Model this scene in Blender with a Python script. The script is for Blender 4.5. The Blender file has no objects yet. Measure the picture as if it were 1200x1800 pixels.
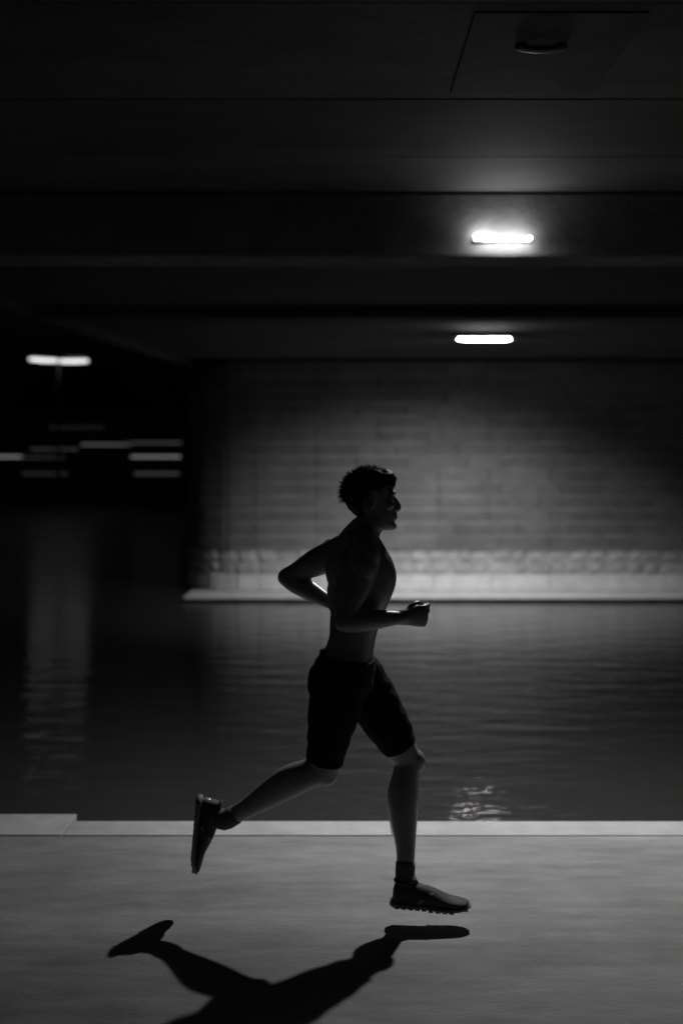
import bpy, bmesh, math, random
import numpy as np
from mathutils import Vector, Matrix, noise

random.seed(7)
scene = bpy.context.scene
COL = scene.collection

# ------------------------------------------------------------------ camera
cd = bpy.data.cameras.new('camera')
cam = bpy.data.objects.new('camera', cd)
COL.objects.link(cam)
cam.location = (0, 0, 1.73)
cam.rotation_euler = (math.radians(90), 0, 0)
cd.sensor_fit = 'VERTICAL'
cd.sensor_height = 36
cd.sensor_width = 24
cd.lens = 40
cd.shift_y = -0.0556
cd.clip_start = 0.05
cd.clip_end = 500
cd.dof.use_dof = True
cd.dof.focus_distance = 4.0
cd.dof.aperture_fstop = 1.3
scene.camera = cam

# ------------------------------------------------------------------ night sky, exposure
world = bpy.data.worlds.new('World')
scene.world = world
world.use_nodes = True
wn = world.node_tree.nodes; wl = world.node_tree.links
wn.clear()
sky = wn.new('ShaderNodeTexSky'); sky.sky_type = 'NISHITA'
sky.sun_disc = False
sky.sun_elevation = math.radians(-3)
sky.sun_rotation = math.radians(200)
bw = wn.new('ShaderNodeRGBToBW')
bg = wn.new('ShaderNodeBackground'); bg.inputs['Strength'].default_value = 0.08
wo = wn.new('ShaderNodeOutputWorld')
wl.new(sky.outputs[0], bw.inputs[0]); wl.new(bw.outputs[0], bg.inputs[0]); wl.new(bg.outputs[0], wo.inputs[0])

vs = scene.view_settings
vs.view_transform = 'Standard'; vs.look = 'None'; vs.gamma = 1.0; vs.exposure = 0.0
vs.use_curve_mapping = False

NEAR_LAMP_W = 475.0     # spot watts, lamp over the near half of the canal
FAR_LAMP_W = 950.0
NEAR_GLOW = 65.0       # diffuser emission
FAR_GLOW = 140.0

# ------------------------------------------------------------------ helpers
def link(o, parent=None):
    COL.objects.link(o)
    if parent is not None:
        o.parent = parent
    return o

def tag(o, label=None, cat=None, group=None, kind=None):
    if label: o['label'] = label
    if cat: o['category'] = cat
    if group: o['group'] = group
    if kind: o['kind'] = kind
    return o

def thing(name, loc, label, cat, group=None, rz=0.0):
    o = bpy.data.objects.new(name, None)
    o.empty_display_size = 0.2
    o.location = loc; o.rotation_euler = (0, 0, rz)
    link(o)
    return tag(o, label, cat, group)

def obj(name, bm, mat, parent=None, smooth=False, keep_world=True):
    me = bpy.data.meshes.new(name)
    bm.to_mesh(me); bm.free()
    if smooth:
        me.polygons.foreach_set('use_smooth', [True] * len(me.polygons))
    me.materials.append(mat)
    o = bpy.data.objects.new(name, me)
    link(o, parent)
    if parent is not None and keep_world:
        m = Matrix.Identity(4)
        p = parent
        while p is not None:
            m = p.matrix_basis @ m if p.parent is None else (p.matrix_basis @ m)
            p = p.parent
        # parts are modelled in world space: bring them back under the parent
        o.matrix_basis = chain(parent).inverted()
    return o

def chain(p):
    m = Matrix.Identity(4)
    while p is not None:
        m = p.matrix_basis @ m
        p = p.parent
    return m

def box(bm, x0, x1, y0, y1, z0, z1):
    v = [bm.verts.new(c) for c in ((x0,y0,z0),(x1,y0,z0),(x1,y1,z0),(x0,y1,z0),(x0,y0,z1),(x1,y0,z1),(x1,y1,z1),(x0,y1,z1))]
    for f in ((0,3,2,1),(4,5,6,7),(0,1,5,4),(1,2,6,5),(2,3,7,6),(3,0,4,7)):
        bm.faces.new([v[i] for i in f])
    return v

def bevel(bm, w, seg=1):
    bmesh.ops.bevel(bm, geom=bm.edges[:], offset=w, segments=seg, affect='EDGES', profile=0.6)

def loft(bm, rings, cap=True):
    """rings: lists of equal length of points"""
    vr = [[bm.verts.new(p) for p in r] for r in rings]
    n = len(vr[0])
    for a, b in zip(vr, vr[1:]):
        for i in range(n):
            bm.faces.new((a[i], a[(i+1) % n], b[(i+1) % n], b[i]))
    if cap:
        bm.faces.new(list(reversed(vr[0]))); bm.faces.new(vr[-1])

def cr(p0, p1, p2, p3, t):
    return 0.5*((2*p1)+(p2-p0)*t+(2*p0-5*p1+4*p2-p3)*t*t+(3*p1-p0-3*p2+p3)*t**3)

def resample(pts, k):
    """pts: list of tuples of floats; Catmull-Rom through them, k steps per span"""
    P = [np.array(p, float) for p in pts]
    P = [2*P[0]-P[1]] + P + [2*P[-1]-P[-2]]
    out = []
    for i in range(1, len(P)-2):
        for j in range(k):
            out.append(cr(P[i-1], P[i], P[i+1], P[i+2], j/k))
    out.append(P[-2])
    return out

def limb(bm, pts, ref=(0, 1, 0), k=5, n=20, ends=True):
    """pts: (x,y,z,ra,rb); ra along the ref axis, rb across it; rounded ends"""
    S = resample(pts, k)
    C = [Vector(s[:3]) for s in S]
    rings = []
    ref = Vector(ref)
    T = []
    for i in range(len(C)):
        T.append((C[min(i+1, len(C)-1)] - C[max(i-1, 0)]).normalized())
    def ring(c, t, ra, rb):
        u = (ref - t*ref.dot(t)).normalized()
        w = t.cross(u)
        return [c + u*math.cos(a)*ra + w*math.sin(a)*rb for a in (2*math.pi*q/n for q in range(n))]
    if ends:
        m = min(S[0][3], S[0][4])
        for e in (80, 55, 28):
            rings.append(ring(C[0]-T[0]*m*math.sin(math.radians(e)), T[0], S[0][3]*math.cos(math.radians(e)), S[0][4]*math.cos(math.radians(e))))
    for s, c, t in zip(S, C, T):
        rings.append(ring(c, t, s[3], s[4]))
    if ends:
        m = min(S[-1][3], S[-1][4])
        for e in (28, 55, 80):
            rings.append(ring(C[-1]+T[-1]*m*math.sin(math.radians(e)), T[-1], S[-1][3]*math.cos(math.radians(e)), S[-1][4]*math.cos(math.radians(e))))
    loft(bm, rings)

def tube(bm, pts, r, n=8):
    limb(bm, [tuple(p)+(r, r) for p in pts], ref=(0.13, 0.9, 0.41), k=1, n=n, ends=False)

def blob(bm, c, r, rot=None, seg=16):
    m = Matrix.Translation(c)
    if rot is not None: m = m @ rot.to_4x4()
    m = m @ Matrix.Diagonal((r[0], r[1], r[2], 1))
    bmesh.ops.create_uvsphere(bm, u_segments=seg, v_segments=seg//2+2, radius=1, matrix=m)

def melt(bm, name, voxel, smooth_iter, mat, parent=None):
    """fuse overlapping closed shapes into one continuous skin"""
    bmesh.ops.recalc_face_normals(bm, faces=bm.faces[:])
    me = bpy.data.meshes.new(name); bm.to_mesh(me); bm.free()
    o = bpy.data.objects.new(name, me); COL.objects.link(o)
    r = o.modifiers.new('r', 'REMESH'); r.mode = 'VOXEL'; r.voxel_size = voxel; r.adaptivity = 0
    s = o.modifiers.new('s', 'SMOOTH'); s.factor = 0.5; s.iterations = smooth_iter
    dg = bpy.context.evaluated_depsgraph_get(); dg.update()
    new = bpy.data.meshes.new_from_object(o.evaluated_get(dg))
    new.name = name
    o.modifiers.clear(); o.data = new
    bpy.data.meshes.remove(me)
    new.materials.clear(); new.materials.append(mat)
    new.polygons.foreach_set('use_smooth', [True]*len(new.polygons))
    if parent is not None:
        o.parent = parent
        o.matrix_basis = chain(parent).inverted()
    return o

# ------------------------------------------------------------------ materials (the place is photographed in black and white: all neutral)
def mat(name, base, rough=0.8, var=0.0, scale=4.0, bump=0.0, bscale=30.0, spec=0.5, stretch=(1,1,1), per_object=0.0, metal=0.0, emit=0.0, stain=0.0, stain_scale=0.8, dist=0.01):
    m = bpy.data.materials.new(name); m.use_nodes = True
    N = m.node_tree.nodes; L = m.node_tree.links
    b = N['Principled BSDF']
    b.inputs['Roughness'].default_value = rough
    b.inputs['Specular IOR Level'].default_value = spec
    b.inputs['Metallic'].default_value = metal
    b.inputs['Base Color'].default_value = (base, base, base, 1)
    tc = N.new('ShaderNodeTexCoord'); mp = N.new('ShaderNodeMapping')
    geo = N.new('ShaderNodeNewGeometry')
    mp.inputs['Scale'].default_value = stretch
    L.new(geo.outputs['Position'], mp.inputs['Vector'])
    last = None
    if var > 0:
        n1 = N.new('ShaderNodeTexNoise'); n1.inputs['Scale'].default_value = scale; n1.inputs['Detail'].default_value = 8; n1.inputs['Roughness'].default_value = 0.65
        L.new(mp.outputs[0], n1.inputs['Vector'])
        mr = N.new('ShaderNodeMapRange'); mr.inputs['From Min'].default_value = 0.3; mr.inputs['From Max'].default_value = 0.7
        mr.inputs['To Min'].default_value = base*(1-var); mr.inputs['To Max'].default_value = base*(1+var)
        L.new(n1.outputs['Fac'], mr.inputs['Value'])
        last = mr.outputs[0]
        if stain > 0:
            n2 = N.new('ShaderNodeTexNoise'); n2.inputs['Scale'].default_value = stain_scale; n2.inputs['Detail'].default_value = 5
            L.new(mp.outputs[0], n2.inputs['Vector'])
            r2 = N.new('ShaderNodeMapRange'); r2.inputs['From Min'].default_value = 0.38; r2.inputs['From Max'].default_value = 0.62
            r2.inputs['To Min'].default_value = 1-stain; r2.inputs['To Max'].default_value = 1
            L.new(n2.outputs['Fac'], r2.inputs['Value'])
            mu = N.new('ShaderNodeMath'); mu.operation = 'MULTIPLY'
            L.new(last, mu.inputs[0]); L.new(r2.outputs[0], mu.inputs[1]); last = mu.outputs[0]
        if per_object > 0:
            oi = N.new('ShaderNodeObjectInfo')
            r3 = N.new('ShaderNodeMapRange'); r3.inputs['To Min'].default_value = 1-per_object; r3.inputs['To Max'].default_value = 1+per_object
            L.new(oi.outputs['Random'], r3.inputs['Value'])
            mu2 = N.new('ShaderNodeMath'); mu2.operation = 'MULTIPLY'
            L.new(last, mu2.inputs[0]); L.new(r3.outputs[0], mu2.inputs[1]); last = mu2.outputs[0]
        cmb = N.new('ShaderNodeCombineColor')
        for i in range(3): L.new(last, cmb.inputs[i])
        L.new(cmb.outputs[0], b.inputs['Base Color'])
    if bump > 0:
        n3 = N.new('ShaderNodeTexNoise'); n3.inputs['Scale'].default_value = bscale; n3.inputs['Detail'].default_value = 6
        L.new(mp.outputs[0], n3.inputs['Vector'])
        bp = N.new('ShaderNodeBump'); bp.inputs['Strength'].default_value = bump; bp.inputs['Distance'].default_value = dist
        L.new(n3.outputs['Fac'], bp.inputs['Height']); L.new(bp.outputs[0], b.inputs['Normal'])
    if emit > 0:
        b.inputs['Emission Color'].default_value = (1, 1, 1, 1)
        b.inputs['Emission Strength'].default_value = emit
    return m

M_PATH = mat('path_concrete', 0.27, 0.85, var=0.22, scale=11, bump=0.8, bscale=110, stretch=(0.35, 1.3, 1), stain=0.30, stain_scale=1.7, dist=0.005)
M_COPE = mat('coping_concrete', 0.38, 0.75, var=0.12, scale=9, bump=0.4, bscale=60, per_object=0.05, stain=0.12, stain_scale=3, dist=0.004)
M_QUAYFACE = mat('quay_face', 0.12, 0.8, var=0.3, scale=3, bump=0.6, bscale=20)
M_WETSHADE = mat('wet_shade_stone', 0.03, 0.5, var=0.3, scale=3, bump=0.5, bscale=20)  # wet stone, toned darker still to paint the shadow line under the ledge
M_BLOCK = mat('stone_block', 0.145, 0.8, var=0.22, scale=3.5, bump=0.7, bscale=26, per_object=0.09, stain=0.25, stain_scale=0.9, dist=0.012)
M_RUBBLE = mat('rubble', 0.34, 0.85, var=0.25, scale=7, bump=0.7, bscale=22, per_object=0.15, dist=0.015)
M_MORTAR = mat('mortar', 0.26, 0.95, var=0.2, scale=6, bump=0.5, bscale=40)
M_BED = mat('pale_mortar', 0.27, 0.9, var=0.25, scale=3, bump=0.5, bscale=40, stain=0.35, stain_scale=1.4)
M_LEDGE = mat('ledge_stone', 0.55, 0.75, var=0.15, scale=5, bump=0.5, bscale=30, per_object=0.06)
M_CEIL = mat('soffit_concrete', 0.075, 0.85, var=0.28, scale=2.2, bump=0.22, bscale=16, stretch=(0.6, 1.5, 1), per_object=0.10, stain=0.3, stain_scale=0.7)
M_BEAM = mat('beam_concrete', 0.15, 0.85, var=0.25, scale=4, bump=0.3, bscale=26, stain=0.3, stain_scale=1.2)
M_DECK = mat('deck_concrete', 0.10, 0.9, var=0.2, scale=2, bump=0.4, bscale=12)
M_DARKM = mat('dark_metal', 0.06, 0.5, var=0.2, scale=20, metal=0.6)
M_PLATE = mat('painted_plate', 0.075, 0.8, var=0.2, scale=8, spec=0.2)
M_GREYM = mat('grey_metal', 0.25, 0.5, var=0.15, scale=20, metal=0.3)
M_OFFGLASS = mat('opal_plastic_unlit', 0.18, 0.35, var=0.08, scale=20)
M_SKIN = mat('skin', 0.28, 0.36, var=0.12, scale=12, bump=0.18, bscale=140, spec=0.85, dist=0.002)
M_HAIR = mat('hair', 0.018, 0.45, var=0.3, scale=90, spec=0.5)
M_SHORTS = mat('shorts_cloth', 0.012, 0.85, var=0.2, scale=40, bump=0.4, bscale=220, spec=0.15, dist=0.002)
M_SHOE = mat('shoe_mesh', 0.035, 0.7, var=0.25, scale=120, bump=0.4, bscale=300, dist=0.002)
M_SOLE = mat('shoe_sole', 0.16, 0.6, var=0.2, scale=60)
M_SOCK = mat('sock', 0.10, 0.9, var=0.15, scale=90)
M_LACE = mat('lace', 0.30, 0.8, var=0.1, scale=90)
M_EYE = mat('eye', 0.45, 0.15, var=0.05, scale=50)
M_BANK = mat('embankment', 0.06, 0.9, var=0.3, scale=1.5, bump=0.5, bscale=8, per_object=0.1)
M_FACADE = mat('facade', 0.05, 0.9, var=0.2, scale=1.2)
M_GROUND = mat('ground', 0.06, 0.95, var=0.3, scale=2, bump=0.4, bscale=10)
M_LEAF = mat('foliage', 0.05, 0.8, var=0.4, scale=3)
M_BARK = mat('bark', 0.07, 0.9, var=0.3, scale=9)

def lamp_mat(name, strength):
    m = bpy.data.materials.new(name); m.use_nodes = True
    b = m.node_tree.nodes['Principled BSDF']
    b.inputs['Base Color'].default_value = (0.7, 0.7, 0.7, 1)
    b.inputs['Emission Color'].default_value = (1, 1, 1, 1)
    b.inputs['Emission Strength'].default_value = strength
    return m

# water
def water_mat():
    m = bpy.data.materials.new('canal_water'); m.use_nodes = True
    N = m.node_tree.nodes; L = m.node_tree.links; b = N['Principled BSDF']
    b.inputs['Base Color'].default_value = (0.035, 0.035, 0.035, 1)
    b.inputs['Roughness'].default_value = 0.05
    b.inputs['IOR'].default_value = 1.33
    geo = N.new('ShaderNodeNewGeometry')
    mp = N.new('ShaderNodeMapping'); mp.inputs['Scale'].default_value = (0.40, 2.0, 1)
    L.new(geo.outputs['Position'], mp.inputs[0])
    n = N.new('ShaderNodeTexNoise'); n.inputs['Scale'].default_value = 9; n.inputs['Detail'].default_value = 3; n.inputs['Roughness'].default_value = 0.55
    n.inputs['Distortion'].default_value = 0.3
    L.new(mp.outputs[0], n.inputs['Vector'])
    bp = N.new('ShaderNodeBump'); bp.inputs['Strength'].default_value = 1.0; bp.inputs['Distance'].default_value = 0.0040
    L.new(n.outputs['Fac'], bp.inputs['Height']); L.new(bp.outputs[0], b.inputs['Normal'])
    # far ripples are too small to be seen one by one and only roughen the sheet
    sp = N.new('ShaderNodeSeparateXYZ'); L.new(geo.outputs['Position'], sp.inputs[0])
    r = N.new('ShaderNodeMapRange'); r.inputs['From Min'].default_value = 8; r.inputs['From Max'].default_value = 35
    r.inputs['To Min'].default_value = 0.018; r.inputs['To Max'].default_value = 0.34
    L.new(sp.outputs[1], r.inputs['Value']); L.new(r.outputs[0], b.inputs['Roughness'])
    return m
M_WATER = water_mat()

# ================================================================== SETTING
WZ = -0.45          # water level; the path is z = 0
SK = 0.10           # the bridge runs askew: x drifts with depth

# water: rippled sheet (real waves, finer ones in the material)
xs = np.concatenate([np.arange(-60, -12, 0.8), np.arange(-12, -5, 0.16), np.arange(-5, -0.6, 0.05), np.arange(-0.6, 2.8, 0.025), np.arange(2.8, 7, 0.05), np.arange(7, 30, 0.4)])
ys = []
y = 5.15
while y < 54: ys.append(y); y += 0.016 if y < 8 else 0.024 + (y-8)*0.006
ys = np.array(ys)
X, Y = np.meshgrid(xs, ys)
rng = np.random.RandomState(3)
Z = np.zeros_like(X)
for i in range(60):
    lam = 0.10*(1.03**i)*rng.uniform(0.9, 1.1)
    th = math.radians(90 + rng.normal(0, 15))
    kx, ky = math.cos(th)*2*math.pi/lam, math.sin(th)*2*math.pi/lam
    amp = lam/(2*math.pi)*0.0046*rng.uniform(0.5, 1.2)
    # waves too short for the mesh spacing at that distance fade out (the material carries on)
    dy = 0.024 + np.maximum(0, ys[:, None]-8)*0.006
    env = 1.0/(1+np.exp((dy*3.2 - lam)*60))
    Z += env*amp*np.sin(kx*X + ky*Y + rng.uniform(0, 6.28) + 1.2*np.sin(0.9*X+rng.uniform(0, 6))*np.sin(0.7*Y+rng.uniform(0, 6)))
# a cat's paw of steeper short ripples near the quay
gust = np.exp(-(((X-0.9)/0.6)**2 + ((Y-6.5)/0.95)**2))
for i in range(16):
    lam = rng.uniform(0.06, 0.125); th = math.radians(90 + rng.normal(0, 22))
    kx, ky = math.cos(th)*2*math.pi/lam, math.sin(th)*2*math.pi/lam
    Z += gust*lam/(2*math.pi)*0.034*np.sin(kx*X + ky*Y + rng.uniform(0, 6.28))
verts = np.stack([X.ravel(), Y.ravel(), (Z+WZ).ravel()], 1)
nx, ny = len(xs), len(ys)
idx = np.arange(nx*ny).reshape(ny, nx)
faces = np.stack([idx[:-1, :-1].ravel(), idx[:-1, 1:].ravel(), idx[1:, 1:].ravel(), idx[1:, :-1].ravel()], 1)
me = bpy.data.meshes.new('water')
me.vertices.add(len(verts)); me.vertices.foreach_set('co', verts.ravel())
me.loops.add(faces.size); me.loops.foreach_set('vertex_index', faces.ravel().astype('i'))
me.polygons.add(len(faces)); me.polygons.foreach_set('loop_start', (np.arange(len(faces))*4).astype('i'))
me.update(); me.validate()
me.polygons.foreach_set('use_smooth', [True]*len(me.polygons))
me.materials.append(M_WATER)
water = link(bpy.data.objects.new('water', me)); tag(water, kind='structure')

# ground under everything, reaching the horizon
bm = bmesh.new(); box(bm, -250, 250, -120, 400, -2.6, -2.2)
tag(obj('ground', bm, M_GROUND), kind='structure')

# near path with its coping stones and quay face
bm = bmesh.new(); box(bm, -60, 30, -8, 5.17, -2.2, -0.004)
path = obj('path', bm, M_PATH); tag(path, kind='structure')
# the slabs of the path surface are cast in one: fine relief only, so a thin top sheet with slight unevenness
bm = bmesh.new()
gx = np.arange(-8, 8.01, 0.25); gy = np.arange(-3, 5.171, 0.19)
vv = [[bm.verts.new((float(a), float(min(b, 5.165)), 0.0015*noise.noise(Vector((a*1.3, b*2.1, 0))))) for a in gx] for b in gy]
for j in range(len(gy)-1):
    for i in range(len(gx)-1):
        bm.faces.new((vv[j][i], vv[j][i+1], vv[j+1][i+1], vv[j+1][i]))
s = obj('path_surface', bm, M_PATH, path, smooth=True)
x = -1.27
k = 0
def coping(x0, x1, y0, y1, top):
    bm = bmesh.new(); box(bm, x0+0.002, x1-0.002, y0, y1, -0.14, top); bevel(bm, 0.006, 2)
    return obj('coping_stone', bm, M_COPE, path)
xx = -1.27
while xx < 9:
    coping(xx, xx+1.5, 5.178, 5.378+0.0, 0.0+0.004*random.random()); xx += 1.5
xx = -1.27
while xx > -9:
    coping(xx-1.5, xx, 5.178, 5.48, 0.001+0.003*random.random()); xx -= 1.5
bm = bmesh.new(); box(bm, -60, 30, 5.171, 5.335, -2.2, -0.142)
obj('quay_face', bm, M_QUAYFACE, path)

# far quay: low ledge along the foot of the wall
bm = bmesh.new(); box(bm, -2.32, 18, 17.03, 24, -2.2, -0.409)
fq = obj('far_quay', bm, M_WETSHADE); tag(fq, kind='structure')
xx = -2.35
while xx < 9.5:
    bm = bmesh.new(); box(bm, xx+0.002, xx+0.998, 16.9, 17.86, -0.408, -0.385+random.uniform(-.002, .002)); bevel(bm, 0.006, 1)
    obj('ledge_stone', bm, M_LEDGE, fq); xx += 1.0

# ------------------------------------------------------------------ far wall of coursed stone
WY = 17.8
CZ = 3.20
wall = thing('abutment_wall', (3.4, WY, -0.385), 'long grey stone wall with level courses rising from the ledge across the canal', 'wall')
CR = 1.05                       # radius of the left end, rounded off so its light fades gradually
CX, CY = -2.42+CR, WY+CR
ARC = CR*math.pi/2
def prism(d, x1, z0, z1, bv=0.0):
    """wall-shaped body whose face stands d proud of the wall line"""
    bm = bmesh.new()
    pts = [(CX-(CR+d), WY+5.5)]
    for i in range(17):
        a_ = math.pi/2*i/16
        pts.append((CX-(CR+d)*math.cos(a_), CY-(CR+d)*math.sin(a_)))
    pts += [(x1, WY-d), (x1, WY+5.5)]
    lo_ = [bm.verts.new((p[0], p[1], z0)) for p in pts]; hi_ = [bm.verts.new((p[0], p[1], z1)) for p in pts]
    bm.faces.new(list(reversed(lo_))); bm.faces.new(hi_)
    for i in range(len(pts)):
        j = (i+1) % len(pts); bm.faces.new((lo_[i], lo_[j], hi_[j], hi_[i]))
    if bv: bevel(bm, bv, 1)
    return bm
def on_wall(sx, d):
    """point and turn for distance sx along the face, d proud of it"""
    if sx < ARC:
        a_ = sx/CR
        return CX-(CR+d)*math.cos(a_), CY-(CR+d)*math.sin(a_), a_-math.pi/2
    return CX+(sx-ARC), WY-d, 0.0
obj('wall_core', prism(-0.12, 9.9, -0.468, CZ-0.01), M_MORTAR, wall)
obj('rubble_bedding', prism(0.075, 9.7, -0.12, 0.25), M_RUBBLE, wall)
CH = 0.207
for v in range(4):
    pass
block_meshes = []
def block_mesh(w, rnd):
    bm = bmesh.new()
    x0, x1, z0, z1 = -w/2+0.0025, w/2-0.0025, 0.015, CH-0.015
    fr = []
    c = 0.007
    pts = [(x0+c, z0+c*.5), (x1-c, z0+c*.5), (x1-c, z1-c), (x0+c, z1-c)]
    mid = [(x0, z0), (x1, z0), (x1, z1), (x0, z1)]
    f = [bm.verts.new((a, rnd.uniform(-.003, .003), b)) for a, b in pts]
    m_ = [bm.verts.new((a, 0.012, b)) for a, b in mid]
    bk = [bm.verts.new((a, 0.16, b)) for a, b in mid]
    cc = bm.verts.new((rnd.uniform(-.1, .1), -0.006, CH/2))
    for i in range(4):
        j = (i+1) % 4
        bm.faces.new((f[i], f[j], cc)); bm.faces.new((m_[i], m_[j], f[j], f[i])); bm.faces.new((bk[i], bk[j], m_[j], m_[i]))
    me = bpy.data.meshes.new('stone_block'); bm.to_mesh(me); bm.free(); me.materials.append(M_BLOCK)
    return me
rnd = random.Random(5)
variants = {}
for w in (0.42, 0.62, 0.78, 0.95):
    variants[w] = [block_mesh(w, rnd) for _ in range(3)]
small = {w: block_mesh(w, rnd) for w in (0.2,)}
row = 0
z = 0.26 - 2*CH*0 
nb = 0
rows = 14
for r in range(rows):
    z = 0.262 + r*CH
    if z + CH > 3.19: break
    setback = 0.009*r
    obj('mortar_bed', prism(0.116-setback*0.6, 9.7, z-0.0145, z+0.0145, 0.004), M_BED, wall)
    sx = -4.0; first = True
    while sx < 12.1:
        w = rnd.choice((0.62, 0.78, 0.95, 0.95)) if sx > ARC-0.02 else 0.42
        if first: w = 0.42 if r % 2 else 0.62; first = False
        if sx < 0 and sx + w > -0.9:
            sx = max(sx, 0)
        if sx < 0: sx = 0.0
        if sx < ARC and w > 0.45: w = 0.42
        px, py, rz = on_wall(sx+w/2, 0.11-setback*0.6+rnd.uniform(-.003, .003)+(0.012 if sx < ARC else 0))
        o = bpy.data.objects.new('stone_block', rnd.choice(variants[w])); link(o, wall)
        o.location = (px-3.4, py-WY, z+0.385); o.rotation_euler = (0, 0, rz)
        sx += w; nb += 1
# rubble band and plinth
for (z0, z1, wmin, wmax) in ((-0.12, 0.07, 0.18, 0.42), (0.07, 0.255, 0.16, 0.36)):
    sx = 0.0
    while sx < 12.0:
        w = rnd.uniform(wmin, wmax)
        bm = bmesh.new()
        bmesh.ops.create_icosphere(bm, subdivisions=1, radius=1)
        for v in bm.verts:
            c = v.co
            c.x = math.copysign(abs(c.x)**0.35, c.x)*(w/2-0.003); c.z = math.copysign(abs(c.z)**0.35, c.z)*((z1-z0)/2-0.003)
            c.y = c.y*0.07
            c += Vector((rnd.uniform(-.012, .012), rnd.uniform(-.012, .012), rnd.uniform(-.006, .006)))
        me = bpy.data.meshes.new('rubble_stone'); bm.to_mesh(me); bm.free(); me.materials.append(M_RUBBLE)
        o = bpy.data.objects.new('rubble_stone', me); link(o, wall)
        px, py, rz = on_wall(sx+w/2, 0.05+rnd.uniform(-.015, .015))
        o.location = (px-3.4, py-WY, (z0+z1)/2+0.385); o.rotation_euler = (0, 0, rz)
        sx += w
sx = 0.0
while sx < 12.0:
    w = 0.35 if sx < ARC else 0.9
    bm = bmesh.new(); box(bm, -w/2+.002, w/2-.002, -0.10, 0.10, -0.38+.385, -0.125+.385); bevel(bm, 0.012, 1)
    me = bpy.data.meshes.new('plinth_stone'); bm.to_mesh(me); bm.free(); me.materials.append(M_LEDGE)
    o = bpy.data.objects.new('plinth_stone', me); link(o, wall)
    px, py, rz = on_wall(sx+w/2, 0.0); o.location = (px-3.4, py-WY, 0); o.rotation_euler = (0, 0, rz)
    sx += w

# ------------------------------------------------------------------ bridge: soffit panels, joints, beam, deck
CZ = 3.20
bridge = thing('bridge', (2.5, 10, CZ), 'low concrete bridge deck roofing the canal and the path overhead', 'bridge')
def para(bm, u0, u1, y0, y1, z0, z1):
    p = [(u0+SK*y0, y0), (u1+SK*y0, y0), (u1+SK*y1, y1), (u0+SK*y1, y1)]
    v = [bm.verts.new((a, b, z0)) for a, b in p] + [bm.verts.new((a, b, z1)) for a, b in p]
    for f in ((0,3,2,1),(4,5,6,7),(0,1,5,4),(1,2,6,5),(2,3,7,6),(3,0,4,7)):
        bm.faces.new([v[i] for i in f])
UL = -4.18
ypan = [-4.0, -2.8, -1.6, -0.4, 0.8, 1.8, 2.8, 3.7, 4.7, 5.6, 6.28, 7.3, 8.3, 9.3, 10.3, 11.25]
upan = [UL, 9.0]
for a, b in zip(ypan, ypan[1:]):
    for c, d in zip(upan, upan[1:]):
        bm = bmesh.new(); dz = random.uniform(-.003, .004)
        para(bm, c+0.012, d-0.012, a+0.0015, b-0.0015, CZ+dz, CZ+0.14); bevel(bm, 0.004, 1)
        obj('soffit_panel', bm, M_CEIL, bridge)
ypan = [11.60, 12.7, 13.9, 15.1, 16.3, 17.65]
for a, b in zip(ypan, ypan[1:]):
    for c, d in zip(upan, upan[1:]):
        bm = bmesh.new(); dz = random.uniform(-.006, .008)
        para(bm, c+0.012, d-0.012, a+0.003, b-0.003, CZ+0.02+dz, CZ+0.14); bevel(bm, 0.012, 1)
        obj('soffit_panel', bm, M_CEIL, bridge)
bm = bmesh.new(); para(bm, UL, 9.0, 11.26, 11.58, CZ-0.11, CZ+0.135); bevel(bm, 0.015, 2)
obj('cross_beam', bm, M_CEIL, bridge)
BF = 6.33            # front face of the deep beam that carries the near lamp
bm = bmesh.new(); box(bm, UL+SK*BF+0.02, 9.5, BF, BF+0.34, 2.832, CZ-0.006); bevel(bm, 0.018, 2)
obj('cross_beam', bm, M_BEAM, bridge)
bm = bmesh.new(); para(bm, UL-0.02, 9.1, -4.1, 24, CZ+0.145, CZ+0.75)
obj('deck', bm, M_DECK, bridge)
bm = bmesh.new(); para(bm, UL-0.30, UL-0.03, -4.1, 24, CZ-0.02, CZ+1.55); bevel(bm, 0.02, 1)
obj('parapet', bm, M_DECK, bridge)

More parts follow.
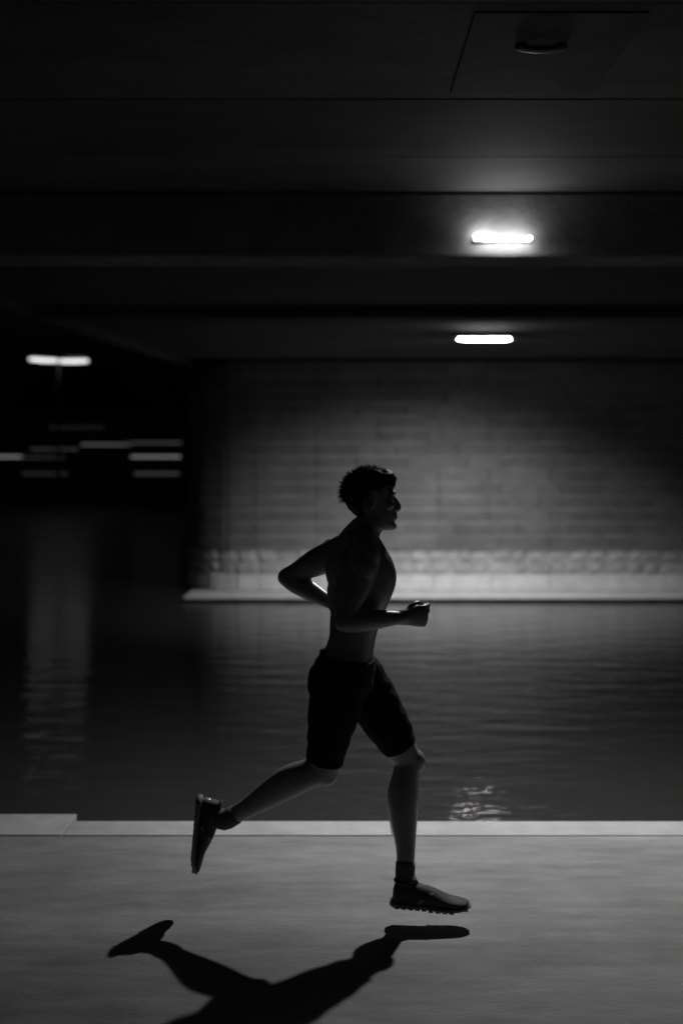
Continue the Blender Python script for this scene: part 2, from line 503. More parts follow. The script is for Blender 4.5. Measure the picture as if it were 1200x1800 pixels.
# ------------------------------------------------------------------ ceiling lamps: diffusers stretched to the light streaks of small lamps, guards optional
def ceiling_lamp(x, y, w, label, glow=None, watts=0.0, aim=(0, 0, -1), cone=150, guard=True, blend=1.0, hood=False, rad=0.011, drop=0.045):
    t = thing('ceiling_lamp', (x, y, CZ), label, 'lamp', 'lamps in a row under the bridge')
    if drop > 0.03:
      bm = bmesh.new(); box(bm, x-w/2-0.03, x+w/2+0.03, y-0.025, y+0.025, CZ-drop+0.023, CZ-0.002); bevel(bm, 0.006, 2)
      obj('mount_plate', bm, M_GREYM, t)
    zc = CZ-drop
    pts = []
    for i in range(13):
        q = -1+2*i/12
        pts.append((x+q*w/2, y, zc-0.003+0.009*q*q, rad, rad))
    bm = bmesh.new(); limb(bm, pts, k=1, n=14)
    m = lamp_mat('lit_diffuser', glow) if glow else M_OFFGLASS
    d = obj('diffuser', bm, m, t, smooth=True)
    for s in ((-1, 1) if drop > 0.03 else ()):
        bm = bmesh.new(); box(bm, x+s*(w/2+0.021)-0.006, x+s*(w/2+0.021)+0.006, y-0.014, y+0.014, CZ-drop-0.014, CZ-drop+0.0225); bevel(bm, 0.003, 1)
        obj('end_cap', bm, M_GREYM, t)
    if hood:  # added shade, keeps the lamp's glow off the soffit
        bm = bmesh.new(); box(bm, x-w/2-0.10, x+w/2+0.10, y-0.14, y+0.14, CZ-0.030, CZ-0.0225); bevel(bm, 0.003, 1)
        obj('hood', bm, M_DARKM, t)
    if guard:
        for s in (-1, 1):
            for kx in range(6):
                xx = x + s*(w/2+0.10+0.055*kx)
                bm = bmesh.new(); tube(bm, [(xx, y-0.16, CZ-0.004), (xx, y-0.16, CZ-0.07), (xx, y-0.13, CZ-0.085)], 0.0035, 6)
                obj('guard_fin', bm, M_GREYM, t)
            bm = bmesh.new(); tube(bm, [(x+s*(w/2+0.06), y-0.16, CZ-0.02), (x+s*(w/2+0.42), y-0.16, CZ-0.02)], 0.004, 6)
            obj('guard_rail', bm, M_GREYM, t)
    if watts:
        ld = bpy.data.lights.new('lamp_light', 'SPOT'); ld.energy = watts; ld.spot_size = math.radians(cone); ld.spot_blend = blend
        ld.shadow_soft_size = 0.045; ld.color = (1, 1, 1)
        lo = bpy.data.objects.new('lamp_light', ld); link(lo, t)
        lo.location = (0, 0, -drop-0.025)
        lo.rotation_euler = Vector(aim).to_track_quat('-Z', 'Y').to_euler()
    return t
def beam_lamp(x, yf, z, w, label):
    t = thing('beam_lamp', (x, yf, z), label, 'lamp', 'lamps in a row under the bridge')
    bm = bmesh.new(); box(bm, x-w/2-0.012, x+w/2+0.012, yf-0.020, yf-0.001, z-0.014, z+0.014); bevel(bm, 0.004, 2)
    obj('back_plate', bm, M_GREYM, t)
    pts = [(x+q*w/2, yf-0.052, z-0.004+0.012*(q-0.3)**2, 0.010, 0.010) for q in [-1+i/6 for i in range(13)]]  # long bowed bar, shaped like the drawn-out streak of a small lamp
    bm = bmesh.new(); limb(bm, pts, k=1, n=14)
    obj('diffuser', bm, lamp_mat('lit_diffuser', NEAR_GLOW), t, smooth=True)
    for q in (-0.8, 0.8):
        bm = bmesh.new(); box(bm, x+q*w/2-.004, x+q*w/2+.004, yf-0.046, yf-0.0205, z-.004, z+.004)
        obj('bracket', bm, M_GREYM, t)
    ld = bpy.data.lights.new('lamp_light', 'SPOT'); ld.energy = NEAR_LAMP_W; ld.spot_size = math.radians(152); ld.spot_blend = 1.0
    ld.shadow_soft_size = 0.04
    lo = bpy.data.objects.new('lamp_light', ld); link(lo, t)
    lo.location = (0, -0.10, -0.105)
    lo.rotation_euler = Vector((0.07, 0.15, -1)).to_track_quat('-Z', 'Y').to_euler()
    return t
beam_lamp(0.89, BF, 2.925, 0.300, 'bright lamp stretched to a light streak, with a soft halo round it, the higher lit one at right')
ceiling_lamp(1.76, 14.05, 0.62, 'bright lamp stretched to a light streak, below and beyond the haloed one, close over the far wall', FAR_GLOW, FAR_LAMP_W, (-0.08, 0.46, -1), 122, guard=False, hood=True, rad=0.010)
# dark plate screwed to the soffit, carrying a lamp that is off
plate = thing('cover_plate', (0.73, 4.2, CZ), 'dark rectangular plate on the ceiling round the unlit lamp', 'plate')
bm = bmesh.new(); box(bm, 0.44, 1.02, 3.77, 4.62, CZ-0.0065, CZ+0.02); bevel(bm, 0.003, 1)
obj('sheet', bm, M_PLATE, plate)
CZ0 = CZ; CZ = CZ - 0.007
ceiling_lamp(0.71, 4.05, 0.16, 'small unlit ceiling lamp near the top edge of the picture at right', guard=False, rad=0.014, drop=0.016)
CZ = CZ0
# ------------------------------------------------------------------ far bank, open to the sky at left
bm = bmesh.new(); box(bm, -90, 60, 52.4, 200, -2.2, 0.5)
tag(obj('far_bank', bm, M_GROUND), kind='structure')
emb = thing('embankment_wall', (-14, 52, WZ), 'dark embankment wall at the far end of the open water', 'wall')
bm = bmesh.new(); box(bm, -70, 20, 51.95, 52.38, -1.8, 0.52)
obj('wall_core', bm, M_BANK, emb)
xx = -24.0
while xx < -5.0:
    for r in range(3):
        bm = bmesh.new(); off = 0.6*(r % 2)
        box(bm, xx+off+.01, xx+off+1.19, 51.88, 51.948, -0.6+r*0.37+.01, -0.6+r*0.37+.36); bevel(bm, 0.015, 1)
        obj('stone_block', bm, M_BANK, emb)
    xx += 1.2
bm = bmesh.new(); box(bm, -70, 20, 51.82, 52.45, 0.525, 0.66); bevel(bm, 0.02, 1)
obj('coping', bm, M_BANK, emb)

# twin street lamp on the bank
LX, LY, LZ = -13.3, 53.6, 6.22
sl = thing('street_lamp', (LX, LY, 0.5), 'twin headed street lamp shining white over the dark far bank', 'street lamp')
bm = bmesh.new(); limb(bm, [(LX, LY, 0.5, .10, .10), (LX, LY, 1.6, .075, .075), (LX, LY, LZ-0.1, .05, .05)], k=3, n=12, ends=False)
obj('post', bm, M_DARKM, sl, smooth=True)
bm = bmesh.new(); limb(bm, [(LX, LY, 0.5, .18, .18), (LX, LY, .7, .16, .16), (LX, LY, .85, .10, .10)], k=2, n=12)
obj('base', bm, M_DARKM, sl, smooth=True)
M_STREET = lamp_mat('street_diffuser', 1.35)
for s in (-1, 1):
    bm = bmesh.new(); limb(bm, [(LX, LY, LZ-.05, .04, .04), (LX+s*.6, LY, LZ+.20, .035, .035), (LX+s*1.3, LY, LZ+.22, .035, .035)], k=4, n=8)
    obj('arm', bm, M_DARKM, sl, smooth=True)
    dz = .06 if s < 0 else -.02
    bm = bmesh.new(); limb(bm, [(LX+s*.10, LY, LZ-.06+dz*.3, .14, .075), (LX+s*.7, LY, LZ-.06+dz*.6, .16, .09), (LX+s*1.32, LY, LZ-.03+dz, .14, .075)], k=4, n=16)  # heads lengthened to fill the drawn-out light streak
    hd = obj('lamp_head', bm, M_STREET, sl, smooth=True)
    bm = bmesh.new(); limb(bm, [(LX+s*.35, LY, LZ+.13, .16, .03), (LX+s*1.1, LY, LZ+.13, .16, .03)], k=2, n=12)
    obj('hood', bm, M_DARKM, hd, smooth=True)
# low waterfront building, its windows stretched into ribbons for smeared far lights
BY = 62.0
bd = thing('waterfront_building', (-17, BY, 0.5), 'low dark waterfront building on the far bank, its dim windows drawn out into light streaks', 'building')
bm = bmesh.new(); box(bm, -28, -7.0, BY, BY+9, 0.5, 3.7); obj('wall', bm, M_FACADE, bd)
bm = bmesh.new(); box(bm, -28.4, -6.6, BY-0.5, BY+9.3, 3.7, 3.95); bevel(bm, .03, 1); obj('roof', bm, M_FACADE, bd)
def win(cx, cz, w, h, e, name='window'):
    bm = bmesh.new()
    box(bm, cx-w/2-.05, cx+w/2+.05, BY-.09, BY-.003, cz+h/2, cz+h/2+.05); box(bm, cx-w/2-.05, cx+w/2+.05, BY-.09, BY-.003, cz-h/2-.05, cz-h/2)
    box(bm, cx-w/2-.05, cx-w/2, BY-.09, BY-.003, cz-h/2, cz+h/2); box(bm, cx+w/2, cx+w/2+.05, BY-.09, BY-.003, cz-h/2, cz+h/2)
    f = obj(name, bm, M_FACADE, bd)
    n = 4
    m = lamp_mat('dim_pane', e)
    for i in range(n):
        a = cx-w/2+w*i/n
        bm = bmesh.new(); box(bm, a+.012, a+w/n-.012, BY-.05, BY-.03, cz-h/2+.002, cz+h/2-.002)
        obj('pane', bm, m, f)
for cx, cz, w, h, e in ((-10.1, 1.64, 2.7, .17, .16), (-18.6, 1.64, 2.6, .15, .20), (-16.2, 1.60, 2.3, .14, .02),
                        (-10.2, 2.40, 3.0, .13, .05), (-12.8, 2.30, 2.7, .17, .07), (-15.6, 2.05, 2.6, .14, .03),
                        (-14.4, 3.24, 3.0, .12, .012)):
    win(cx, cz, w, h*.6, e*1.4)
# glowing bars on posts, made up for dim light streaks low on the bank
for i, (cx, cz, w, e, lb) in enumerate(((-8.85, 0.84, 2.2, .05, 'right hand low bar of streaked light on the far bank, nearest the wall corner'), (-14.2, 0.84, 2.2, .02, 'left hand low bar of streaked light on the far bank, dimmer of the two'))):
    t = thing('streak_bar', (cx, 54.6, 0.5), lb, 'light streak bar', 'low light streak bars on the far bank')
    for s in (-1, 1):
        bm = bmesh.new(); box(bm, cx+s*w/2-.03, cx+s*w/2+.03, 54.57, 54.63, 0.5, cz+.05); obj('post', bm, M_DARKM, t)
    bm = bmesh.new(); box(bm, cx-w/2+.031, cx+w/2-.031, 54.58, 54.62, cz-.05, cz+.05); obj('streak_glow', bm, lamp_mat('streak_emission', e), t)

# a couple of dark trees on the bank
def tree(x, y, h, r, label, seed):
    rg = random.Random(seed)
    t = thing('tree', (x, y, 0.5), label, 'tree', 'dark trees on the far bank')
    bm = bmesh.new(); limb(bm, [(x, y, 0.5, .2, .2), (x+.1, y, 1+h*.35, .13, .13), (x+.05, y, 1+h*.8, .05, .05)], k=3, n=8)
    for q in range(6):
        a = rg.uniform(0, 6.28); z0 = 1+h*rg.uniform(.35, .6)
        limb(bm, [(x+.08, y, z0, .06, .06), (x+math.cos(a)*r*.7, y+math.sin(a)*r*.7, z0+h*.25, .02, .02)], k=2, n=6)
    obj('trunk', bm, M_BARK, t, smooth=True)
    bm = bmesh.new()
    for q in range(3500):
        d = Vector((rg.gauss(0, 1), rg.gauss(0, 1), rg.gauss(0, 1))).normalized()*rg.uniform(.25, 1)**.6
        c = Vector((x+d.x*r, y+d.y*r, 1+h*.68+d.z*h*.34))
        if noise.noise(c*1.3) < -0.12: continue
        u = Vector((rg.gauss(0, 1), rg.gauss(0, 1), rg.gauss(0, 1))).normalized(); w = u.orthogonal().normalized(); s = rg.uniform(.05, .11)
        bm.faces.new([bm.verts.new(c+u*s), bm.verts.new(c+w*s*.6), bm.verts.new(c-u*s), bm.verts.new(c-w*s*.6)])
    obj('crown', bm, M_LEAF, t)
tree(-19.5, 66, 9.5, 3.3, 'dark leafy tree on the far bank at the left edge, left of the street lamp', 1)
tree(-11.6, 73, 8.5, 2.8, 'dark leafy tree on the far bank just left of the wall corner', 2)

# ================================================================== THE RUNNER
person = thing('person', (0.05, 4.2, 0.0), 'shirtless runner in black shorts and trainers in mid stride on the canal path', 'person')

HIPR, HIPL = Vector((.000, 4.125, .935)), Vector((.030, 4.300, .930))
KNR, ANR = Vector((-.067, 4.190, .574)), Vector((-.440, 4.275, .358))
KNL, ANL = Vector((.257, 4.350, .560)), Vector((.236, 4.220, .169))
SHR, ELR, WRR = Vector((.085, 4.055, 1.372)), Vector((.010, 3.990, 1.145)), Vector((.222, 4.065, 1.150))
SHL, ELL, WRL = Vector((.000, 4.375, 1.365)), Vector((-.215, 4.455, 1.252)), Vector((-.020, 4.375, 1.150))

def along(a, b, t, off=(0, 0, 0)):
    return a.lerp(b, t) + Vector(off)

def seg(bm, a, b, prof, ref=(0, 1, 0), k=3, n=22):
    """prof: (t, ra, rb, offset vector)"""
    pts = []
    for p in prof:
        c = along(a, b, p[0], p[3] if len(p) > 3 else (0, 0, 0))
        pts.append((c.x, c.y, c.z, p[1], p[2]))
    limb(bm, pts, ref=ref, k=k, n=n)

def torso(bm, grow=0.0, zmin=0.0, zmax=9):
    prof = [(.85, .004, .120, .085, -4), (.885, .004, .155, .100, -4), (.93, .008, .168, .104, -3), (.98, .020, .158, .096, 0), (1.04, .036, .140, .086, 4), (1.10, .048, .137, .086, 8),
            (1.17, .062, .148, .096, 13), (1.24, .074, .165, .108, 18), (1.29, .077, .172, .110, 20), (1.34, .072, .172, .100, 21), (1.38, .066, .155, .085, 21), (1.415, .066, .115, .070, 21), (1.44, .070, .075, .058, 18)]
    S = resample([(p[0], p[1], p[2], p[3], p[4]) for p in prof], 3)
    rings = []
    for z, cx, hw, hd, yaw in S:
        if z < zmin or z > zmax: continue
        a = math.radians(yaw)
        # near (right, -y) side swings forward (+x)
        lat = Vector((math.sin(a), -math.cos(a), 0)); fr = Vector((math.cos(a), math.sin(a), 0))
        r = []
        for q in range(36):
            t = 2*math.pi*q/36
            ct, st = math.cos(t), math.sin(t)
            e = 0.86
            u = math.copysign(abs(ct)**e, ct)*(hw+grow); w = math.copysign(abs(st)**e, st)*(hd+grow)
            # spine furrow at the back
            if st < -0.6: w += 0.010*max(0, 1-abs(ct)*3.2)
            r.append(Vector((cx, 4.21, z)) + lat*u + fr*w)
        rings.append(r)
    loft(bm, rings)

def hand(bm, w, a, n, s):
    """w wrist, a along forearm, n palm side, s thumb side"""
    a = a.normalized(); n = (n - a*n.dot(a)).normalized(); s = (s - a*s.dot(a) - n*s.dot(n)).normalized()
    P = lambda x, y, z: w + a*x + n*y + s*z
    pts = []
    for x_, hw, ht, off in ((-.01, .028, .021, 0), (.02, .031, .019, 0), (.05, .038, .017, 0), (.080, .041, .015, 0)):
        c = P(x_, off, 0); pts.append((c.x, c.y, c.z, hw, ht))
    limb(bm, pts, ref=s, k=3, n=18)
    lens = [(.040, .025, .021), (.044, .028, .022), (.041, .026, .021), (.033, .020, .018)]
    for i, (z0, bend) in enumerate(((.031, (38, 92, 140)), (.011, (48, 104, 156)), (-.010, (52, 110, 162)), (-.030, (54, 112, 160)))):
        p = P(.080-abs(i-1)*.004, .002, z0)
        r = (.0092, .0096, .0090, .0080)[i]
        q = [p - a*.02, p]
        for L_, b in zip(lens[i], bend):
            d = a*math.cos(math.radians(b)) + n*math.sin(math.radians(b))
            q.append(q[-1] + d*L_)
        pp = [(c.x, c.y, c.z, r*f, r*f) for c, f in zip(q, (1, 1.08, .98, .9, .78))]
        limb(bm, pp, ref=s, k=3, n=10)
    # thumb leaves the side of the palm near its base and closes over the index finger
    q = [P(.018, .006, .018), P(.045, .020, .038), P(.075, .033, .040), P(.096, .041, .026)]
    pp = [(c.x, c.y, c.z, r, r) for c, r in zip(q, (.014, .0125, .0105, .0088))]
    limb(bm, pp, ref=n, k=3, n=10)

def head(bm, grow=0.0, hair=False):
    prof = [(1.452, .140, .190, .020), (1.460, .120, .199, .034), (1.474, .100, .2005, .046), (1.488, .084, .197, .052), (1.504, .070, .1995, .057), (1.522, .053, .1965, .062),
            (1.545, .036, .1935, .067), (1.568, .026, .1880, .072), (1.585, .023, .1925, .0745), (1.600, .022, .1930, .076), (1.622, .026, .188, .077), (1.645, .038, .173, .071), (1.662, .058, .152, .058), (1.673, .085, .128, .034)]
    S = resample(prof, 3)
    rings = []
    for z, xb, xf, hw in S:
        cx = (xb+xf)/2; hd = (xf-xb)/2
        r = []
        for q in range(32):
            t = 2*math.pi*q/32
            ct, st = math.cos(t), math.sin(t)
            wloc = hw*(1 - 0.16*max(0, ct))          # narrower towards the face
            r.append(Vector((cx + ct*(hd+grow), 4.215 + st*(wloc+grow), z)))
        rings.append(r)
    loft(bm, rings)

bm = bmesh.new()
torso(bm)
# chest, shoulder blades, shoulders, flanks, buttocks
Rz = Matrix.Rotation(math.radians(20), 3, 'Z')
blob(bm, (.145, 4.150, 1.285), (.048, .080, .058), Rz); blob(bm, (.108, 4.300, 1.285), (.048, .080, .058), Rz)
blob(bm, (.010, 4.130, 1.300), (.040, .070, .085), Rz); blob(bm, (-.018, 4.290, 1.300), (.040, .070, .085), Rz)
blob(bm, (-.045, 4.140, .905), (.070, .078, .085)); blob(bm, (-.035, 4.275, .905), (.068, .078, .085))
# neck and trapezius
limb(bm, [(.062, 4.212, 1.375, .062, .062), (.085, 4.213, 1.435, .056, .054), (.108, 4.215, 1.490, .053, .054), (.118, 4.215, 1.535, .053, .056)], k=4, n=20)
limb(bm, [(.080, 4.205, 1.470, .030, .035), (.085, 4.140, 1.428, .032, .042), (.088, 4.075, 1.392, .034, .040)], k=3, n=14)
limb(bm, [(.068, 4.222, 1.468, .030, .035), (.040, 4.290, 1.425, .032, .042), (.012, 4.355, 1.388, .034, .040)], k=3, n=14)
# arms
for sh, el, wr, nrm, ths in ((SHR, ELR, WRR, Vector((-.1, 1, .05)), Vector((0, .1, 1))), (SHL, ELL, WRL, Vector((-.3, -1, -.1)), Vector((.3, -.1, 1)))):
    blob(bm, sh, (.056, .056, .058))
    seg(bm, sh, el, ((0, .052, .055), (.25, .050, .056), (.5, .045, .053), (.8, .037, .039), (1.0, .034, .035)))
    seg(bm, el, wr, ((0, .035, .036), (.2, .041, .042), (.45, .037, .038), (.75, .028, .029), (1.0, .025, .022)))
    hand(bm, wr, (wr-el), nrm, ths)
# muscles of the arms and back
for sh, el, o_ in ((SHR, ELR, -1), (SHL, ELL, 1)):
    c = sh.lerp(el, .18) + Vector((0, o_*.022, 0)); blob(bm, c, (.050, .040, .062))
    c = sh.lerp(el, .52); ax = (el-sh).normalized(); fw = Vector((1, 0, .2)); fw = (fw-ax*fw.dot(ax)).normalized()
    q_ = ax.to_track_quat('Z', 'Y').to_matrix()
    blob(bm, c+fw*.016, (.034, .034, .075), q_); blob(bm, c-fw*.018, (.032, .034, .080), q_)
for o_ in (-1, 1):
    blob(bm, (.005+.012*o_*-1, 4.212+o_*.120, 1.20), (.050, .040, .100))
    blob(bm, (-.022, 4.21+o_*.030, 1.08), (.022, .022, .130))
# thighs
seg(bm, HIPR, KNR, ((.12, .072, .078), (.25, .077, .082), (.5, .074, .078), (.75, .063, .068), (.92, .054, .056), (1.0, .052, .054)))
seg(bm, HIPL, KNL, ((.12, .072, .078), (.25, .077, .082), (.5, .074, .078), (.75, .062, .067), (.92, .054, .056), (1.0, .052, .054)))
blob(bm, KNR+Vector((.012, 0, -.014)), (.044, .044, .048)); blob(bm, KNL+Vector((.024, -.004, .0)), (.040, .042, .048))
# shanks: calf bulges to the rear
dR = Vector((-.05, 0, .10)).normalized(); 
seg(bm, KNR, ANR, ((0, .050, .052), (.15, .052, .055, dR*.010), (.32, .056, .060, dR*.016), (.52, .049, .051, dR*.010), (.75, .036, .037, dR*.002), (.93, .031, .033), (1.0, .031, .034)))
dL = Vector((-1, 0, 0))
seg(bm, KNL, ANL, ((0, .050, .050), (.15, .052, .053, dL*.010), (.32, .056, .060, dL*.018), (.52, .049, .051, dL*.012), (.75, .036, .037, dL*.002), (.93, .031, .033), (1.0, .031, .034)))
# feet inside the shoes
def shoe_frame(heel, toe, up):
    x_ = (toe-heel).normalized(); z_ = (up - x_*up.dot(x_)).normalized(); y_ = z_.cross(x_)
    m = Matrix((x_, y_, z_)).transposed().to_4x4(); m.translation = heel
    return m
FR = shoe_frame(Vector((-.549, 4.300, .438)), Vector((-.574, 4.310, .149)), Vector((1, .05, 0)))
FL = shoe_frame(Vector((.184, 4.205, .066)), Vector((.470, 4.175, .054)), Vector((0, 0, 1)))
for an, F in ((ANR, FR), (ANL, FL)):
    q = [an, F @ Vector((.065, 0, .062)), F @ Vector((.12, 0, .044)), F @ Vector((.19, 0, .034))]
    limb(bm, [(c.x, c.y, c.z, a_, b_) for c, a_, b_ in zip(q, (.031, .030, .030, .028), (.034, .030, .020, .014))], ref=F.to_3x3() @ Vector((0, 1, 0)), k=3, n=14)
    c = F @ Vector((.035, 0, .045)); blob(bm, c, (.030, .030, .036))
# head
head(bm)
limb(bm, [(.186, 4.215, 1.578, .009, .010), (.198, 4.215, 1.560, .010, .011), (.210, 4.215, 1.540, .0125, .012), (.208, 4.215, 1.530, .013, .010)], k=4, n=12)   # nose
for s in (-1, 1):
    blob(bm, (.203, 4.215+s*.011, 1.531), (.011, .009, .008))
    blob(bm, (.190, 4.215+s*.030, 1.590), (.012, .024, .008))      # brow ridge
    blob(bm, (.178, 4.215+s*.036, 1.548), (.020, .020, .017))      # cheekbone
    blob(bm, (.176, 4.215+s*.030, 1.5735), (.015, .018, .0105))    # eyelids round the eye
    # ears: rim and lobe
    pts = []
    for q in range(9):
        t = math.radians(-60+q*38)
        pts.append((.098+.018*math.cos(t), 4.215+s*(.078+.004*math.sin(t*.5)), 1.560+.030*math.sin(t), .0055, .005))
    limb(bm, pts, ref=(0, 1, 0), k=2, n=8)
    blob(bm, (.103, 4.215+s*.074, 1.558), (.014, .005, .024))
blob(bm, (.200, 4.215, 1.5085), (.0085, .022, .0055)); blob(bm, (.199, 4.215, 1.497), (.0085, .019, .0058))   # lips
blob(bm, (.189, 4.215, 1.466), (.016, .022, .014))
body = melt(bm, 'body', 0.0042, 4, M_SKIN, person)

for s in (-1, 1):
    bm = bmesh.new(); blob(bm, (.1835, 4.215+s*.030, 1.5725), (.0095, .0105, .0085), seg=12)
    obj('eye', bm, M_EYE, person, smooth=True)

# hair: a full tousled mop
bm = bmesh.new()
prof = [(1.500, .062, .085, .040), (1.520, .036, .098, .060), (1.545, .018, .108, .074), (1.570, .008, .124, .082), (1.590, .003, .160, .087), (1.603, .002, .190, .089), (1.612, .002, .1965, .089), (1.630, .006, .200, .088), (1.648, .018, .202, .082), (1.664, .034, .192, .070), (1.677, .060, .168, .050), (1.684, .088, .138, .022)]
rings = []
for z, xb, xf, hw in resample(prof, 4):
    cx = (xb+xf)/2; hd = (xf-xb)/2; r = []
    for q in range(48):
        t = 2*math.pi*q/48; p = Vector((cx+math.cos(t)*hd, 4.215+math.sin(t)*hw, z))
        d = Vector((math.cos(t), math.sin(t), .3))
        r.append(p + d*(noise.noise(p*38)*.007 + noise.noise(p*95)*.003))
    rings.append(r)
loft(bm, rings)
hair = obj('hair', bm, M_HAIR, person, smooth=True)
rg = random.Random(11)
bm = bmesh.new()
for q in range(2400):
    th = rg.uniform(0, 2*math.pi); ph = rg.uniform(-.35, 1)
    cz = 1.592; d = Vector((math.cos(th)*math.sqrt(max(0, 1-ph*ph)), math.sin(th)*math.sqrt(max(0, 1-ph*ph)), ph))
    p = Vector((.100+d.x*.094, 4.215+d.y*.083, cz+d.z*.086))
    if d.x > .45 and d.z < .42: continue
    if d.x > .0 and d.z < 0: continue
    sweep = Vector((.35 if d.x > 0 else -.15, rg.uniform(-.5, .5), -.25 if d.z < .3 else .0))
    t1 = (d + sweep + Vector((rg.uniform(-.6, .6), rg.uniform(-.6, .6), rg.uniform(-.4, .4)))).normalized()
    L_ = rg.uniform(.007, .019)
    a_, b_ = p, p + (d*.5+t1*.6)*L_; c_ = b_ + (t1*.9+Vector((0, 0, -.35)))*L_*.6
    w_ = d.cross(t1); w_ = w_.normalized()*.0011 if w_.length > 1e-4 else Vector((.001, 0, 0))
    v = [bm.verts.new(a_-w_), bm.verts.new(a_+w_), bm.verts.new(b_+w_*.8), bm.verts.new(b_-w_*.8), bm.verts.new(c_)]
    bm.faces.new((v[0], v[1], v[2], v[3])); bm.faces.new((v[3], v[2], v[4]))
st = obj('loose_strands', bm, M_HAIR, hair)
st['kind'] = 'stuff'
for s in (-1, 1):
    bm = bmesh.new(); limb(bm, [(.196, 4.215+s*.012, 1.590, .003, .0035), (.197, 4.215+s*.028, 1.594, .003, .004), (.186, 4.215+s*.046, 1.590, .002, .003)], ref=(1, 0, 0), k=3, n=8)
    obj('eyebrow', bm, M_HAIR, person, smooth=True)

# shorts
bm = bmesh.new()
torso(bm, grow=0.013, zmin=.84, zmax=.992)
blob(bm, (-.048, 4.140, .905), (.078, .086, .092)); blob(bm, (-.038, 4.275, .905), (.076, .086, .092))
def short_leg(a, b, prof):
    pts = []
    for p in prof:
        c = along(a, b, p[0]); pts.append((c.x, c.y, c.z, p[1], p[2]))
    limb(bm, pts, k=3, n=24, ends=False)
short_leg(HIPR+Vector((0, 0, .02)), KNR, ((0, .094, .096), (.3, .095, .098), (.6, .085, .086), (.8, .070, .074), (.93, .065, .069)))
short_leg(HIPL+Vector((0, 0, .02)), KNL, ((0, .094, .092), (.3, .094, .098), (.6, .083, .088), (.78, .070, .074), (.86, .065, .070)))
sh = melt(bm, 'shorts', 0.005, 3, M_SHORTS, person)
sm = sh.data
co = np.empty(len(sm.vertices)*3); sm.vertices.foreach_get('co', co); co = co.reshape(-1, 3)
no = np.empty(len(sm.vertices)*3); sm.vertices.foreach_get('normal', no); no = no.reshape(-1, 3)
for i in range(len(co)):
    p = Vector(co[i])
    co[i] += no[i]*(noise.noise(Vector((p.x*14+p.z*10, p.y*9, p.z*22)))*.006 + noise.noise(Vector((p.x*30, p.y*30, p.z*44)))*.0022)
sm.vertices.foreach_set('co', co.ravel()); sm.update()
bm = bmesh.new()
pr = []
for z in (.968, .980, .992):
    r = []
    for q in range(40):
        t = 2*math.pi*q/40; hw = .166; hd = .103
        r.append(Vector((.022+math.sin(t)*hd, 4.21-math.cos(t)*hw, z-.012*math.sin(t))))
    pr.append(r)
loft(bm, pr)
obj('waistband', bm, M_SHORTS, sh, smooth=True)

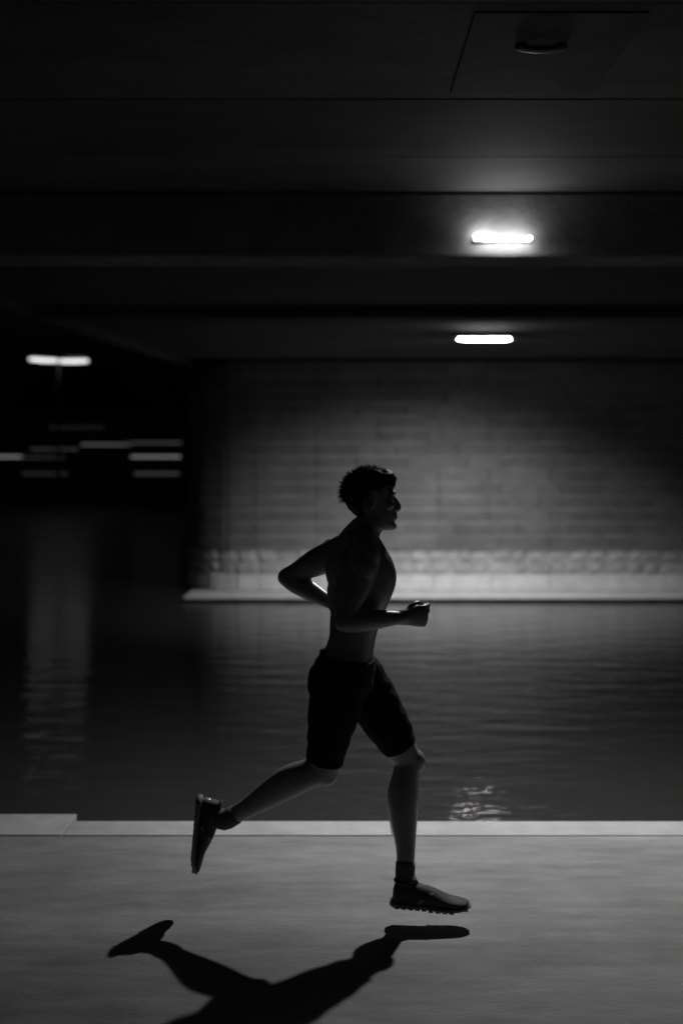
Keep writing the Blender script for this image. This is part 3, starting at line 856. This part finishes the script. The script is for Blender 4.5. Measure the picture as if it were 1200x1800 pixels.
# shoes
def shoe(F):
    def stations(prof, flat=.0):
        bm = bmesh.new(); rings = []
        for x_, w_, zb, zt, cy in resample(prof, 3):
            r = []
            for q in range(24):
                t = 2*math.pi*q/24; ct, st_ = math.cos(t), math.sin(t)
                yy = math.copysign(abs(ct)**.75, ct)*w_; zz = (zb+zt)/2 + math.copysign(abs(st_)**(.6 if st_ < 0 else .95), st_)*(zt-zb)/2
                if st_ > 0: yy *= 1-.28*st_
                r.append(F @ Vector((x_, yy+cy, zz)))
            rings.append(r)
        loft(bm, rings); return bm
    up = stations([(.004, .018, .024, .062, 0), (.012, .028, .018, .090, 0), (.03, .034, .016, .100, 0), (.065, .037, .016, .100, 0), (.095, .039, .016, .090, 0), (.13, .041, .016, .084, 0),
                   (.17, .044, .016, .069, .001), (.21, .046, .017, .052, .003), (.245, .043, .019, .045, .005), (.270, .033, .022, .040, .006), (.284, .016, .026, .036, .006)])
    o = obj('shoe', up, M_SHOE, person, smooth=True)
    so = stations([(-.006, .020, .006, .026, 0), (.006, .034, .000, .030, 0), (.03, .040, .000, .030, 0), (.08, .040, .001, .027, 0), (.12, .039, .003, .025, 0), (.17, .046, .001, .024, .001),
                   (.21, .050, .000, .024, .003), (.25, .046, .004, .026, .005), (.275, .036, .011, .029, .006), (.291, .018, .018, .032, .006)])
    obj('sole', so, M_SOLE, o, smooth=True)
    for i in range(11):
        x0 = .012+i*.025; hw_ = .038 if i < 5 else (.047 if i < 9 else .030)
        bm = bmesh.new(); zb_ = .001 if x0 < .22 else (x0-.22)*.20; v = box(bm, x0, x0+.019, -hw_, hw_, zb_+.0005, zb_+.010); bevel(bm, .0015, 1)
        bmesh.ops.transform(bm, matrix=F, verts=bm.verts[:])
        obj('tread_lug', bm, M_LACE, o)
    bm = bmesh.new(); pts = [F @ Vector((.046+.036*math.cos(a_), .029*math.sin(a_), .090-.006*math.cos(a_))) for a_ in [2*math.pi*q/20 for q in range(21)]]
    limb(bm, [tuple(p)+(.006, .006) for p in pts], ref=F.to_3x3() @ Vector((0, 0, 1)), k=1, n=8, ends=False)
    obj('collar', bm, M_SHOE, o, smooth=True)
    for s_ in (-1, 1):
        bm = bmesh.new(); limb(bm, [tuple(F @ Vector((.10, s_*.0385, .030)))+(.004, .0025), tuple(F @ Vector((.125, s_*.036, .050)))+(.005, .0025), tuple(F @ Vector((.150, s_*.031, .066)))+(.004, .0025)], ref=F.to_3x3() @ Vector((1, 0, 0)), k=3, n=8)
        obj('side_stripe', bm, M_LACE, o, smooth=True)
    for i in range(5):
        x0 = .115+i*.018; zt = .083-i*.0078
        bm = bmesh.new()
        pts = [F @ Vector((x0-.004, -.026, zt-.014)), F @ Vector((x0, -.012, zt-.002)), F @ Vector((x0+.003, 0, zt+.003)), F @ Vector((x0+.006, .012, zt-.002)), F @ Vector((x0+.008, .026, zt-.014))]
        limb(bm, [tuple(p)+(.0022, .0022) for p in pts], ref=(.3, .2, 1), k=2, n=6)
        obj('lace', bm, M_LACE, o, smooth=True)
    return o
shoe(FR); shoe(FL)
for an, kn, F in ((ANR, KNR, FR), (ANL, KNL, FL)):
    bm = bmesh.new(); c0 = F @ Vector((.062, 0, .072))
    top = an.lerp(kn, .12)
    limb(bm, [tuple(c0)+(.033, .040), tuple(an)+(.0345, .037), tuple(top)+(.0345, .0365)], k=3, n=18, ends=False)
    obj('sock', bm, M_SOCK, person, smooth=True)
